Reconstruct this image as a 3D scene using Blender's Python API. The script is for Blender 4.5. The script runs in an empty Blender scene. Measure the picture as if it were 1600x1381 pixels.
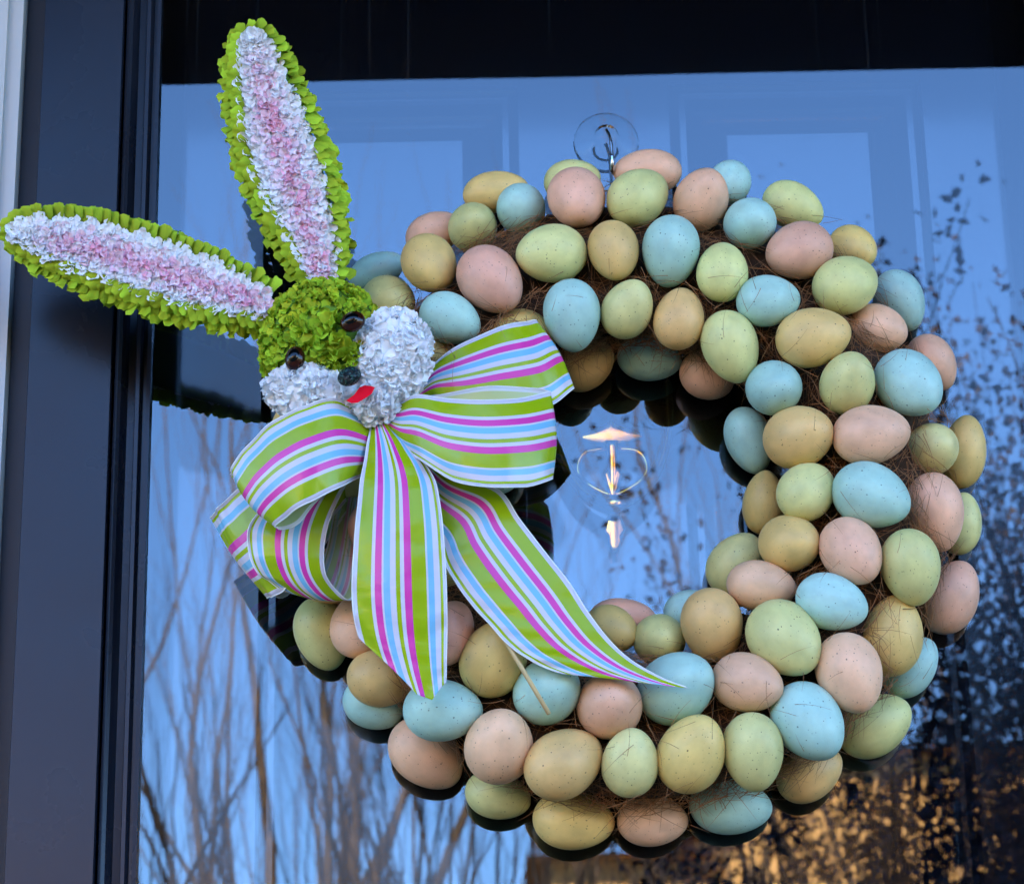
import bpy, math, random
import numpy as np
from mathutils import Vector, Matrix

random.seed(7)
rng = np.random.default_rng(11)
scene = bpy.context.scene
col = scene.collection
RAD = math.radians

# ------------------------------------------------------------------ camera
F_PX = 4117.0                       # focal length in photo pixels (1600 wide)
PITCH, ROLL = RAD(20.0), RAD(1.16)
CAM = Vector((0.0, -2.0, 1.0))
Fw = Vector((0, math.cos(PITCH), math.sin(PITCH)))
r0 = Vector((1, 0, 0)); u0 = Vector((0, -math.sin(PITCH), math.cos(PITCH)))
Rt = r0 * math.cos(ROLL) - u0 * math.sin(ROLL)
Up = u0 * math.cos(ROLL) + r0 * math.sin(ROLL)
cam_data = bpy.data.cameras.new('camera')
cam = bpy.data.objects.new('camera', cam_data)
col.objects.link(cam)
cam_data.sensor_width = 36.0
cam_data.lens = 36.0 * F_PX / 1600.0
cam_data.clip_start, cam_data.clip_end = 0.05, 2000
M = Matrix.Identity(4)
for i, v in enumerate((Rt, Up, -Fw)):
    for j in range(3):
        M[j][i] = v[j]
M.translation = CAM
cam.matrix_world = M
scene.camera = cam
cam_data.dof.use_dof = True
cam_data.dof.focus_distance = 2.04
cam_data.dof.aperture_fstop = 16.0

# ------------------------------------------------------------------ sky, sun, exposure
SUN_EL, SUN_AZ = RAD(28.0), RAD(-12.0)       # low sun behind the house the door belongs to
world = bpy.data.worlds.new('World'); scene.world = world
world.use_nodes = True
wn = world.node_tree.nodes; wl = world.node_tree.links
wn.clear()
wo = wn.new('ShaderNodeOutputWorld'); wb = wn.new('ShaderNodeBackground'); ws = wn.new('ShaderNodeTexSky')
ws.sky_type = 'NISHITA'; ws.sun_disc = False
ws.sun_elevation = SUN_EL; ws.sun_rotation = SUN_AZ
ws.altitude = 0; ws.air_density = 0.85; ws.dust_density = 0.0; ws.ozone_density = 8.0
wb.inputs['Strength'].default_value = 0.15
wl.new(ws.outputs[0], wb.inputs[0]); wl.new(wb.outputs[0], wo.inputs[0])
sun_data = bpy.data.lights.new('sun', 'SUN')
sun_data.energy = 5.0; sun_data.angle = RAD(0.5); sun_data.color = (1.0, 0.78, 0.50)
sun = bpy.data.objects.new('sun', sun_data); col.objects.link(sun)
sd = Vector((math.sin(SUN_AZ) * math.cos(SUN_EL), math.cos(SUN_AZ) * math.cos(SUN_EL), math.sin(SUN_EL)))
sun.rotation_euler = (-sd).to_track_quat('-Z', 'Y').to_euler()
sun.location = (0, 8, 9)
vs = scene.view_settings
vs.view_transform = 'Standard'; vs.look = 'None'; vs.gamma = 1.0; vs.use_curve_mapping = False
vs.exposure = 3.22
scene.render.engine = 'CYCLES'
cy = scene.cycles
cy.use_denoising = True; cy.denoising_prefilter = 'ACCURATE'
cy.max_bounces = 10; cy.diffuse_bounces = 4; cy.glossy_bounces = 5
cy.transparent_max_bounces = 12; cy.caustics_reflective = False; cy.caustics_refractive = False


# ------------------------------------------------------------------ helpers
def P(px, py, d):
    """photo pixel -> point on the plane d metres in front of the glass (behind it when d < 0)"""
    dr = Fw + Rt * ((px - 800) / F_PX) - Up * ((py - 690.5) / F_PX)
    return CAM + dr * ((-d - CAM.y) / dr.y)


def mpp(d):                                   # metres per photo pixel at that depth
    return ((2.0 - d) / math.cos(PITCH)) / F_PX * 0.985


def tag(o, label=None, cat=None, group=None, kind=None):
    if label: o['label'] = label
    if cat: o['category'] = cat
    if group: o['group'] = group
    if kind: o['kind'] = kind
    return o


def empty(name, loc, label=None, cat=None, group=None):
    o = bpy.data.objects.new(name, None)
    o.empty_display_size = 0.02
    col.objects.link(o); o.location = loc
    return tag(o, label, cat, group)


def link(name, me, mats=None, parent=None, smooth=True):
    if mats is not None and not me.materials:
        for m in (mats if isinstance(mats, (list, tuple)) else [mats]):
            me.materials.append(m)
    if smooth:
        me.polygons.foreach_set('use_smooth', [True] * len(me.polygons))
    o = bpy.data.objects.new(name, me)
    col.objects.link(o)
    if parent is not None:
        o.parent = parent
        o.matrix_parent_inverse = Matrix.Translation(-parent_loc(parent))
    return o


def parent_loc(o):
    v = Vector(o.location)
    while o.parent is not None:
        o = o.parent
        # a parented mesh keeps world coordinates, so nothing to add
    return v


class MB:
    def __init__(s):
        s.v, s.f, s.m, s.uv, s.c = [], [], [], [], []

    def add(s, verts, faces, mat=0):
        n = len(s.v)
        s.v.extend([tuple(p) for p in verts])
        s.f.extend([tuple(n + i for i in f) for f in faces])
        s.m.extend([mat] * len(faces))

    def box(s, x0, x1, y0, y1, z0, z1, mat=0):
        s.add([(x0, y0, z0), (x1, y0, z0), (x1, y1, z0), (x0, y1, z0), (x0, y0, z1), (x1, y0, z1), (x1, y1, z1), (x0, y1, z1)],
              [(0, 3, 2, 1), (4, 5, 6, 7), (0, 1, 5, 4), (1, 2, 6, 5), (2, 3, 7, 6), (3, 0, 4, 7)], mat)

    def tube(s, pts, rad, n=8, mat=0, cap=True):
        pts = [Vector(p) for p in pts]
        if not hasattr(rad, '__len__'):
            rad = [rad] * len(pts)
        t = (pts[1] - pts[0]).normalized()
        a = t.orthogonal().normalized()
        vs_, fs = [], []
        for i, p in enumerate(pts):
            t = (pts[min(i + 1, len(pts) - 1)] - pts[max(i - 1, 0)]).normalized()
            a = (a - t * a.dot(t)).normalized(); b = t.cross(a)
            for k in range(n):
                th = 2 * math.pi * k / n
                vs_.append(p + (a * math.cos(th) + b * math.sin(th)) * rad[i])
        for i in range(len(pts) - 1):
            for k in range(n):
                k2 = (k + 1) % n
                fs.append((i * n + k, i * n + k2, (i + 1) * n + k2, (i + 1) * n + k))
        if cap:
            fs.append(tuple(range(n))[::-1]); fs.append(tuple(range((len(pts) - 1) * n, len(pts) * n)))
        s.add(vs_, fs, mat)

    def lathe(s, prof, n=24, M4=None, mat=0):
        """profile of (radius, height) turned about local Z"""
        vs_, fs = [], []
        for r, h in prof:
            for k in range(n):
                th = 2 * math.pi * k / n
                p = Vector((r * math.cos(th), r * math.sin(th), h))
                vs_.append(M4 @ p if M4 is not None else p)
        for i in range(len(prof) - 1):
            for k in range(n):
                k2 = (k + 1) % n
                fs.append((i * n + k, i * n + k2, (i + 1) * n + k2, (i + 1) * n + k))
        s.add(vs_, fs, mat)

    def mesh(s, name='mesh'):
        me = bpy.data.meshes.new(name)
        me.from_pydata(s.v, [], s.f)
        if any(s.m):
            me.polygons.foreach_set('material_index', s.m)
        me.update()
        return me


def np_mesh(name, V, Fc, colors=None, mat_index=None, uv=None):
    me = bpy.data.meshes.new(name)
    me.from_pydata(V.tolist(), [], Fc.tolist())
    if colors is not None:
        at = me.attributes.new('Tint', 'FLOAT_COLOR', 'POINT')
        at.data.foreach_set('color', np.ascontiguousarray(colors, dtype=np.float32).ravel())
    if mat_index is not None:
        me.polygons.foreach_set('material_index', list(mat_index))
    if uv is not None:
        l = me.uv_layers.new(name='UVMap')
        li = np.empty(len(me.loops), dtype=np.int32); me.loops.foreach_get('vertex_index', li)
        l.data.foreach_set('uv', np.ascontiguousarray(uv[li], dtype=np.float32).ravel())
    me.update()
    return me


def catmull(pts, n):
    """n samples through control points (numpy rows)"""
    p = np.asarray(pts, float)
    q = np.vstack([2 * p[0] - p[1], p, 2 * p[-1] - p[-2]])
    t = np.linspace(0, len(p) - 1, n)
    return cm_at(q, t)


def cm_at(q, t):
    i = np.clip(np.floor(t).astype(int), 0, len(q) - 4)
    f = (t - i)[:, None]
    a, b, c, d = q[i], q[i + 1], q[i + 2], q[i + 3]
    return 0.5 * (2 * b + (c - a) * f + (2 * a - 5 * b + 4 * c - d) * f ** 2 + (3 * b - a - 3 * c + d) * f ** 3)


# ------------------------------------------------------------------ materials
def mat(name, base=(0.5, 0.5, 0.5), rough=0.6, metal=0.0, spec=0.5, coat=0.0, sheen=0.0, var=0.0, scale=20.0,
        bump=0.0, bscale=200.0, rvar=0.0, sub=0.0, trans=0.0):
    m = bpy.data.materials.new(name); m.use_nodes = True
    nt = m.node_tree; N = nt.nodes; L = nt.links
    b = N['Principled BSDF']
    b.inputs['Base Color'].default_value = (*base, 1)
    b.inputs['Roughness'].default_value = rough
    b.inputs['Metallic'].default_value = metal
    b.inputs['Specular IOR Level'].default_value = spec
    b.inputs['Coat Weight'].default_value = coat
    b.inputs['Sheen Weight'].default_value = sheen
    if sub:
        b.inputs['Subsurface Weight'].default_value = sub
        b.inputs['Subsurface Radius'].default_value = (0.004, 0.003, 0.002)
        b.inputs['Subsurface Scale'].default_value = 1.0
    tc = N.new('ShaderNodeTexCoord')
    if var or rvar:
        nz = N.new('ShaderNodeTexNoise'); nz.inputs['Scale'].default_value = scale; nz.inputs['Detail'].default_value = 6
        L.new(tc.outputs['Object'], nz.inputs['Vector'])
    if var:
        hs = N.new('ShaderNodeHueSaturation'); hs.inputs['Color'].default_value = (*base, 1)
        mr = N.new('ShaderNodeMapRange'); mr.inputs[1].default_value = 0.25; mr.inputs[2].default_value = 0.75
        mr.inputs[3].default_value = 1 - var; mr.inputs[4].default_value = 1 + var
        L.new(nz.outputs['Fac'], mr.inputs[0]); L.new(mr.outputs[0], hs.inputs['Value'])
        L.new(hs.outputs[0], b.inputs['Base Color'])
    if rvar:
        mr = N.new('ShaderNodeMapRange'); mr.inputs[1].default_value = 0.3; mr.inputs[2].default_value = 0.7
        mr.inputs[3].default_value = max(0, rough - rvar); mr.inputs[4].default_value = rough + rvar
        L.new(nz.outputs['Fac'], mr.inputs[0]); L.new(mr.outputs[0], b.inputs['Roughness'])
    if bump:
        n2 = N.new('ShaderNodeTexNoise'); n2.inputs['Scale'].default_value = bscale; n2.inputs['Detail'].default_value = 4
        L.new(tc.outputs['Object'], n2.inputs['Vector'])
        bp = N.new('ShaderNodeBump'); bp.inputs['Strength'].default_value = bump; bp.inputs['Distance'].default_value = 0.001
        L.new(n2.outputs['Fac'], bp.inputs['Height']); L.new(bp.outputs[0], b.inputs['Normal'])
    return m


def petal_mat(name, rough=0.85, transl=0.25):
    """paper petals: colour comes from each petal's own tint"""
    m = bpy.data.materials.new(name); m.use_nodes = True
    nt = m.node_tree; N = nt.nodes; L = nt.links
    b = N['Principled BSDF']; b.inputs['Roughness'].default_value = rough
    b.inputs['Specular IOR Level'].default_value = 0.08
    at = N.new('ShaderNodeAttribute'); at.attribute_name = 'Tint'
    L.new(at.outputs['Color'], b.inputs['Base Color'])
    tr = N.new('ShaderNodeBsdfTranslucent'); L.new(at.outputs['Color'], tr.inputs['Color'])
    mx = N.new('ShaderNodeMixShader'); mx.inputs[0].default_value = transl
    L.new(b.outputs[0], mx.inputs[1]); L.new(tr.outputs[0], mx.inputs[2])
    L.new(mx.outputs[0], N['Material Output'].inputs['Surface'])
    return m


def egg_mat(name, base, spot):
    m = bpy.data.materials.new(name); m.use_nodes = True
    nt = m.node_tree; N = nt.nodes; L = nt.links
    b = N['Principled BSDF']; b.inputs['Roughness'].default_value = 0.42
    b.inputs['Specular IOR Level'].default_value = 0.35
    b.inputs['Subsurface Weight'].default_value = 0.0
    tc = N.new('ShaderNodeTexCoord'); oi = N.new('ShaderNodeObjectInfo')
    ad = N.new('ShaderNodeVectorMath'); ad.operation = 'ADD'
    ml = N.new('ShaderNodeMath'); ml.operation = 'MULTIPLY'; ml.inputs[1].default_value = 97.0
    L.new(oi.outputs['Random'], ml.inputs[0])
    L.new(tc.outputs['Object'], ad.inputs[0]); L.new(ml.outputs[0], ad.inputs[1])
    # broad mottling of the dye
    nz = N.new('ShaderNodeTexNoise'); nz.inputs['Scale'].default_value = 1.6; nz.inputs['Detail'].default_value = 5
    L.new(ad.outputs[0], nz.inputs['Vector'])
    hs = N.new('ShaderNodeHueSaturation'); hs.inputs['Color'].default_value = (*base, 1)
    mr = N.new('ShaderNodeMapRange'); mr.inputs[1].default_value = .3; mr.inputs[2].default_value = .7
    mr.inputs[3].default_value = .84; mr.inputs[4].default_value = 1.10
    L.new(nz.outputs['Fac'], mr.inputs[0])
    m2 = N.new('ShaderNodeMapRange'); m2.inputs[3].default_value = .90; m2.inputs[4].default_value = 1.08
    L.new(oi.outputs['Random'], m2.inputs[0])
    mm = N.new('ShaderNodeMath'); mm.operation = 'MULTIPLY'
    L.new(mr.outputs[0], mm.inputs[0]); L.new(m2.outputs[0], mm.inputs[1]); L.new(mm.outputs[0], hs.inputs['Value'])
    m3 = N.new('ShaderNodeMath'); m3.operation = 'MULTIPLY'; m3.inputs[1].default_value = 7.31
    m4 = N.new('ShaderNodeMath'); m4.operation = 'FRACT'
    m5 = N.new('ShaderNodeMapRange'); m5.inputs[3].default_value = .488; m5.inputs[4].default_value = .512
    L.new(oi.outputs['Random'], m3.inputs[0]); L.new(m3.outputs[0], m4.inputs[0]); L.new(m4.outputs[0], m5.inputs[0])
    L.new(m5.outputs[0], hs.inputs['Hue'])
    cur = hs.outputs[0]
    # speckles: two sizes, sparse
    for sc, thr, keep in ((5.0, .15, .50), (10.0, .20, .58)):
        vo = N.new('ShaderNodeTexVoronoi'); vo.inputs['Scale'].default_value = sc
        L.new(ad.outputs[0], vo.inputs['Vector'])
        lt = N.new('ShaderNodeMapRange'); lt.inputs[1].default_value = thr * .55; lt.inputs[2].default_value = thr
        lt.inputs[3].default_value = 1; lt.inputs[4].default_value = 0
        L.new(vo.outputs['Distance'], lt.inputs[0])
        sx = N.new('ShaderNodeSeparateColor'); L.new(vo.outputs['Color'], sx.inputs[0])
        gt = N.new('ShaderNodeMapRange'); gt.inputs[1].default_value = keep; gt.inputs[2].default_value = 1.0
        gt.inputs[3].default_value = 0.0; gt.inputs[4].default_value = 1.0
        L.new(sx.outputs[0], gt.inputs[0])
        mu = N.new('ShaderNodeMath'); mu.operation = 'MULTIPLY'
        L.new(lt.outputs[0], mu.inputs[0]); L.new(gt.outputs[0], mu.inputs[1])
        mx = N.new('ShaderNodeMix'); mx.data_type = 'RGBA'
        L.new(mu.outputs[0], mx.inputs[0]); L.new(cur, mx.inputs[6]); mx.inputs[7].default_value = (*spot, 1)
        cur = mx.outputs[2]
    L.new(cur, b.inputs['Base Color'])
    n2 = N.new('ShaderNodeTexNoise'); n2.inputs['Scale'].default_value = 30; n2.inputs['Detail'].default_value = 3
    L.new(ad.outputs[0], n2.inputs['Vector'])
    bp = N.new('ShaderNodeBump'); bp.inputs['Strength'].default_value = 0.12; bp.inputs['Distance'].default_value = 0.02
    L.new(n2.outputs['Fac'], bp.inputs['Height']); L.new(bp.outputs[0], b.inputs['Normal'])
    return m


WHITE = (0.60, 0.56, 0.62); LIME = (0.30, 0.42, 0.002); PINK = (0.66, 0.045, 0.33); SKYB = (0.18, 0.46, 0.66)
STRIPES = [(0, WHITE), (.05, LIME), (.20, WHITE), (.24, PINK), (.315, WHITE), (.335, SKYB), (.405, WHITE), (.465, LIME), (.515, WHITE),
           (.555, PINK), (.635, LIME), (.79, WHITE), (.81, SKYB), (.875, WHITE), (.935, LIME), (.965, WHITE)]


def ribbon_mat(name, pale):
    m = bpy.data.materials.new(name); m.use_nodes = True
    nt = m.node_tree; N = nt.nodes; L = nt.links
    b = N['Principled BSDF']; b.inputs['Roughness'].default_value = 0.27
    b.inputs['Specular IOR Level'].default_value = 0.38; b.inputs['Sheen Weight'].default_value = 0.03
    uv = N.new('ShaderNodeUVMap'); uv.uv_map = 'UVMap'
    sp = N.new('ShaderNodeSeparateXYZ'); L.new(uv.outputs[0], sp.inputs[0])
    cr = N.new('ShaderNodeValToRGB'); cr.color_ramp.interpolation = 'CONSTANT'
    el = cr.color_ramp.elements
    while len(el) > 1:
        el.remove(el[-1])
    for i, (p, c) in enumerate(STRIPES):
        e = el[0] if i == 0 else el.new(p)
        e.position = p
        e.color = (*[a * (1 - pale) + w * pale for a, w in zip(c, (.62, .68, .52))], 1)
    L.new(sp.outputs[0], cr.inputs[0])
    L.new(cr.outputs[0], b.inputs['Base Color'])
    # fine weave across the ribbon and soft crinkles
    wv = N.new('ShaderNodeTexWave'); wv.inputs['Scale'].default_value = 1.0; wv.bands_direction = 'Y'
    mp = N.new('ShaderNodeMapping'); mp.inputs['Scale'].default_value = (0, 260, 0)
    L.new(uv.outputs[0], mp.inputs[0]); L.new(mp.outputs[0], wv.inputs['Vector'])
    nz = N.new('ShaderNodeTexNoise'); nz.inputs['Scale'].default_value = 3.0
    mp2 = N.new('ShaderNodeMapping'); mp2.inputs['Scale'].default_value = (0.6, 3.5, 0)
    L.new(uv.outputs[0], mp2.inputs[0]); L.new(mp2.outputs[0], nz.inputs['Vector'])
    b1 = N.new('ShaderNodeBump'); b1.inputs['Strength'].default_value = 0.03; b1.inputs['Distance'].default_value = 0.0005
    b2 = N.new('ShaderNodeBump'); b2.inputs['Strength'].default_value = 0.30; b2.inputs['Distance'].default_value = 0.006
    L.new(wv.outputs['Fac'], b1.inputs['Height']); L.new(nz.outputs['Fac'], b2.inputs['Height'])
    L.new(b2.outputs[0], b1.inputs['Normal']); L.new(b1.outputs[0], b.inputs['Normal'])
    tr = N.new('ShaderNodeBsdfTranslucent'); L.new(cr.outputs[0], tr.inputs['Color'])
    mx = N.new('ShaderNodeMixShader'); mx.inputs[0].default_value = 0.12
    L.new(b.outputs[0], mx.inputs[1]); L.new(tr.outputs[0], mx.inputs[2])
    L.new(mx.outputs[0], N['Material Output'].inputs['Surface'])
    return m


def glass_mat(name, ior, tint=(0.95, 0.96, 0.96), streaks=False):
    m = bpy.data.materials.new(name); m.use_nodes = True
    nt = m.node_tree; N = nt.nodes; L = nt.links
    N.remove(N['Principled BSDF'])
    t = N.new('ShaderNodeBsdfTransparent'); t.inputs[0].default_value = (*tint, 1)
    g = N.new('ShaderNodeBsdfGlossy'); g.inputs['Roughness'].default_value = 0.0
    fr = N.new('ShaderNodeFresnel'); fr.inputs['IOR'].default_value = ior
    mx = N.new('ShaderNodeMixShader')
    L.new(fr.outputs[0], mx.inputs[0]); L.new(t.outputs[0], mx.inputs[1]); L.new(g.outputs[0], mx.inputs[2])
    out = mx.outputs[0]
    if streaks:        # dried drip lines on the pane
        tc = N.new('ShaderNodeTexCoord'); mp = N.new('ShaderNodeMapping'); mp.inputs['Scale'].default_value = (150, 1, 1.6)
        L.new(tc.outputs['Object'], mp.inputs[0])
        nz = N.new('ShaderNodeTexNoise'); nz.inputs['Scale'].default_value = 1.0; nz.inputs['Detail'].default_value = 2
        L.new(mp.outputs[0], nz.inputs['Vector'])
        mr = N.new('ShaderNodeMapRange'); mr.inputs[1].default_value = .66; mr.inputs[2].default_value = .74
        mr.inputs[3].default_value = 0; mr.inputs[4].default_value = 0.012
        L.new(nz.outputs['Fac'], mr.inputs[0])
        df = N.new('ShaderNodeBsdfDiffuse'); df.inputs[0].default_value = (.7, .7, .72, 1)
        m2 = N.new('ShaderNodeMixShader'); L.new(mr.outputs[0], m2.inputs[0])
        L.new(out, m2.inputs[1]); L.new(df.outputs[0], m2.inputs[2]); out = m2.outputs[0]
        # the pane is not perfectly flat
        n3 = N.new('ShaderNodeTexNoise'); n3.inputs['Scale'].default_value = 3.0; n3.inputs['Detail'].default_value = 1
        L.new(tc.outputs['Object'], n3.inputs['Vector'])
        bp = N.new('ShaderNodeBump'); bp.inputs['Strength'].default_value = 0.02; bp.inputs['Distance'].default_value = 0.01
        L.new(n3.outputs['Fac'], bp.inputs['Height']); L.new(bp.outputs[0], g.inputs['Normal'])
    L.new(out, N['Material Output'].inputs['Surface'])
    return m


MT = dict(
    black_paint=mat('black_satin_paint', (0.010, 0.012, 0.020), rough=0.28, spec=0.27, rvar=0.05, scale=9, bump=0.04, bscale=500),
    black_gap=mat('black_rubber', (0.004, 0.004, 0.005), rough=0.6, spec=0.25),
    jamb=mat('dark_jamb_paint', (0.008, 0.009, 0.012), rough=0.45, spec=0.3, bump=0.05, bscale=300),
    door_paint=mat('navy_black_gloss', (0.004, 0.005, 0.010), rough=0.08, spec=0.62, bump=0.02, bscale=60),
    white_trim=mat('white_trim_paint', (0.40, 0.40, 0.385), rough=0.45, var=0.04, scale=12, bump=0.08, bscale=250),
    siding=mat('pale_stucco', (0.45, 0.42, 0.38), rough=0.9, var=0.10, scale=6, bump=0.4, bscale=120),
    brass=mat('old_brass', (0.95, 0.62, 0.10), rough=0.14, metal=1.0, rvar=0.05, scale=60),
    concrete=mat('porch_concrete', (0.27, 0.24, 0.20), rough=0.9, var=0.15, scale=8),
    soffit=mat('dark_stained_wood', (0.005, 0.004, 0.004), rough=0.7, spec=0.2),
    ground=mat('winter_lawn', (0.16, 0.15, 0.07), rough=1.0, var=0.3, scale=3),
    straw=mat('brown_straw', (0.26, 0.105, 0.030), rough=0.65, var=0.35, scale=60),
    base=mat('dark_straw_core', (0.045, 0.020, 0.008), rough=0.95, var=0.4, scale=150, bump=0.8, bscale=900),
    head_core=mat('green_foam', (0.10, 0.20, 0.01), rough=0.9),
    white_core=mat('white_foam', (0.85, 0.85, 0.86), rough=0.9),
    green_petal=petal_mat('green_paper_petals', transl=0.15),
    white_petal=petal_mat('white_paper_petals', transl=0.26),
    eye_brown=mat('brown_plastic_eye', (0.026, 0.005, 0.002), rough=0.10, spec=0.30),
    eye_black=mat('black_plastic_pupil', (0.002, 0.002, 0.002), rough=0.06, spec=0.30),
    red=mat('red_felt', (0.70, 0.006, 0.022), rough=0.9, spec=0.08),
    stick=mat('bamboo_stick', (0.52, 0.36, 0.16), rough=0.55, var=0.2, scale=40),
    wire=mat('white_wired_edge', (0.74, 0.74, 0.72), rough=0.5, bump=0.5, bscale=1500),
    rib=ribbon_mat('striped_satin', 0.0), rib_back=ribbon_mat('striped_satin_reverse', 0.45),
    pane=glass_mat('door_glass', 2.05, streaks=True), clear=glass_mat('clear_back_face', 1.0, (1, 1, 1)),
    plastic=glass_mat('clear_plastic', 1.16, (0.96, 0.97, 0.97)),
    steel=mat('bright_steel', (0.6, 0.6, 0.6), rough=0.2, metal=1.0),
    bark=mat('grey_brown_bark', (0.11, 0.085, 0.070), rough=0.9, var=0.3, scale=20),
    darkbark=mat('dark_bark', (0.028, 0.024, 0.026), rough=0.9, var=0.3, scale=20),
    leaf=mat('dark_plum_leaf', (0.035, 0.026, 0.040), rough=0.6, var=0.4, scale=3),
    tanwall=mat('tan_brick', (0.62, 0.39, 0.165), rough=0.9, var=0.25, scale=2.5),
    tanroof=mat('brown_shingle', (0.30, 0.17, 0.08), rough=0.9, var=0.25, scale=2),
    dkglass=mat('dark_window', (0.01, 0.012, 0.016), rough=0.1),
)
# glittered nose
m = mat('green_glitter', (0.006, 0.016, 0.016), rough=0.30, spec=0.25)
N = m.node_tree.nodes; L = m.node_tree.links
vo = N.new('ShaderNodeTexVoronoi'); vo.inputs['Scale'].default_value = 900
tc = N.new('ShaderNodeTexCoord'); L.new(tc.outputs['Object'], vo.inputs['Vector'])
nm = N.new('ShaderNodeVectorMath'); nm.operation = 'SUBTRACT'; nm.inputs[1].default_value = (.5, .5, .5)
L.new(vo.outputs['Color'], nm.inputs[0])
sc_ = N.new('ShaderNodeVectorMath'); sc_.operation = 'SCALE'; sc_.inputs['Scale'].default_value = 0.9
L.new(nm.outputs[0], sc_.inputs[0])
ge = N.new('ShaderNodeNewGeometry'); av = N.new('ShaderNodeVectorMath'); av.operation = 'ADD'
L.new(ge.outputs['Normal'], av.inputs[0]); L.new(sc_.outputs[0], av.inputs[1])
nn = N.new('ShaderNodeVectorMath'); nn.operation = 'NORMALIZE'; L.new(av.outputs[0], nn.inputs[0])
L.new(nn.outputs[0], N['Principled BSDF'].inputs['Normal'])
cr = N.new('ShaderNodeValToRGB'); cr.color_ramp.elements[0].color = (0.004, 0.008, 0.010, 1); cr.color_ramp.elements[1].color = (0.03, 0.14, 0.12, 1)
cr.color_ramp.elements[0].position = 0.6
L.new(vo.outputs['Color'], cr.inputs[0]); L.new(cr.outputs[0], N['Principled BSDF'].inputs['Base Color'])
MT['glitter'] = m

# ------------------------------------------------------------------ setting: ground, porch, house wall
b = MB(); b.box(-150, 150, -200, 60, -0.75, -0.70)
tag(link('ground', b.mesh('ground'), MT['ground'], smooth=False), kind='structure')
b = MB(); b.box(-2.4, 2.6, -1.75, 0.10, -0.72, 0.0)
tag(link('porch_floor', b.mesh('porch_floor'), MT['concrete'], smooth=False), kind='structure')
b = MB(); b.box(-3.2, 3.4, -1.50, 0.12, 2.85, 3.0)
tag(link('porch_ceiling', b.mesh('porch_ceiling'), MT['soffit'], smooth=False), kind='structure')


def X_at(px, y, row=690.5):
    return P(px, row, -y).x


xg = X_at(232, 0.0)                      # left edge of the glass
XC = X_at(944, 0.09)                     # middle of the door
xs = X_at(40, -0.022)                    # outer edge of the stile
xj = X_at(7, -0.010)                     # inner edge of the white casing
GW = XC - xg                             # half width of the glass
SW = xg - xs                             # width of stile and beads
Z0, Z1 = 0.06, 2.44                      # storm door bottom and top

b = MB()
wl_, wr_ = xj - 0.10, 2 * XC - xj + 0.10
b.box(-7, wl_, 0.03, 0.25, -0.7, 6.0); b.box(wr_, 7, 0.03, 0.25, -0.7, 6.0); b.box(wl_, wr_, 0.03, 0.25, Z1 + 0.20, 6.0)
b.box(wl_, wr_, 0.26, 0.30, -0.7, 3.0)
tag(link('house_wall', b.mesh('house_wall'), MT['siding'], smooth=False), kind='structure')

fr = empty('door_frame', (XC, 0, 0), 'white painted casing and black jamb around the storm door', 'door frame')
for s in (-1, 1):
    b = MB()
    x = xj if s < 0 else 2 * XC - xj
    o_ = x + s * 0.105
    b.box(min(x, o_), max(x, o_), -0.020, 0.03, 0, Z1 + 0.10)
    o2 = x + s * 0.012; o3 = x + s * 0.090
    b.box(min(o2, o3), max(o2, o3), -0.026, -0.0195, 0, Z1 + 0.09)
    link('casing_board', b.mesh('casing_board'), MT['white_trim'], fr, smooth=False)
    b = MB()
    e_ = xs if s < 0 else 2 * XC - xs
    lo, hi = (x + 0.0005, e_ - 0.004) if s < 0 else (e_ + 0.004, x - 0.0005)
    b.box(lo, hi, -0.004, 0.16, 0, Z1 + 0.02)
    link('jamb', b.mesh('jamb'), MT['jamb'], fr, smooth=False)
b = MB(); b.box(xj - 0.105, 2 * XC - xj + 0.105, -0.021, 0.03, Z1 + 0.1005, Z1 + 0.205)
link('head_casing', b.mesh('head_casing'), MT['white_trim'], fr, smooth=False)
b = MB(); b.box(xj, 2 * XC - xj, -0.004, 0.16, Z1 + 0.0205, Z1 + 0.10)
link('head_jamb', b.mesh('head_jamb'), MT['jamb'], fr, smooth=False)
b = MB(); b.box(xj, 2 * XC - xj, -0.03, 0.16, 0.0, 0.05)
link('sill', b.mesh('sill'), MT['jamb'], fr, smooth=False)

# storm door: profile of the stile and its glazing beads from the outer edge to the glass
sd_ = empty('storm_door', (XC, 0, Z0), 'black storm door with a full height glass pane', 'storm door')


def px_stile(p):                           # photo x on row 690 -> distance from the glass edge
    return xg - X_at(p, -0.015)


PROF_STILE = [(px_stile(40) , 0.012), (px_stile(40), -0.018), (px_stile(42), -0.022), (px_stile(171), -0.022), (px_stile(172.5), -0.019), (px_stile(172.5), 0.010)]
PROF_BEAD = [(px_stile(175), 0.010), (px_stile(175), -0.015), (px_stile(177), -0.0185), (px_stile(182), -0.020), (px_stile(187), -0.018),
             (px_stile(191), -0.011), (px_stile(194), -0.004), (px_stile(206), -0.003), (px_stile(207), -0.010), (px_stile(208), -0.011),
             (px_stile(214), -0.011), (px_stile(215), -0.009), (px_stile(218), -0.003), (px_stile(223), -0.003), (px_stile(224), -0.0075),
             (px_stile(230), -0.007), (0.0, -0.001), (0.0, 0.010)]


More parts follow.
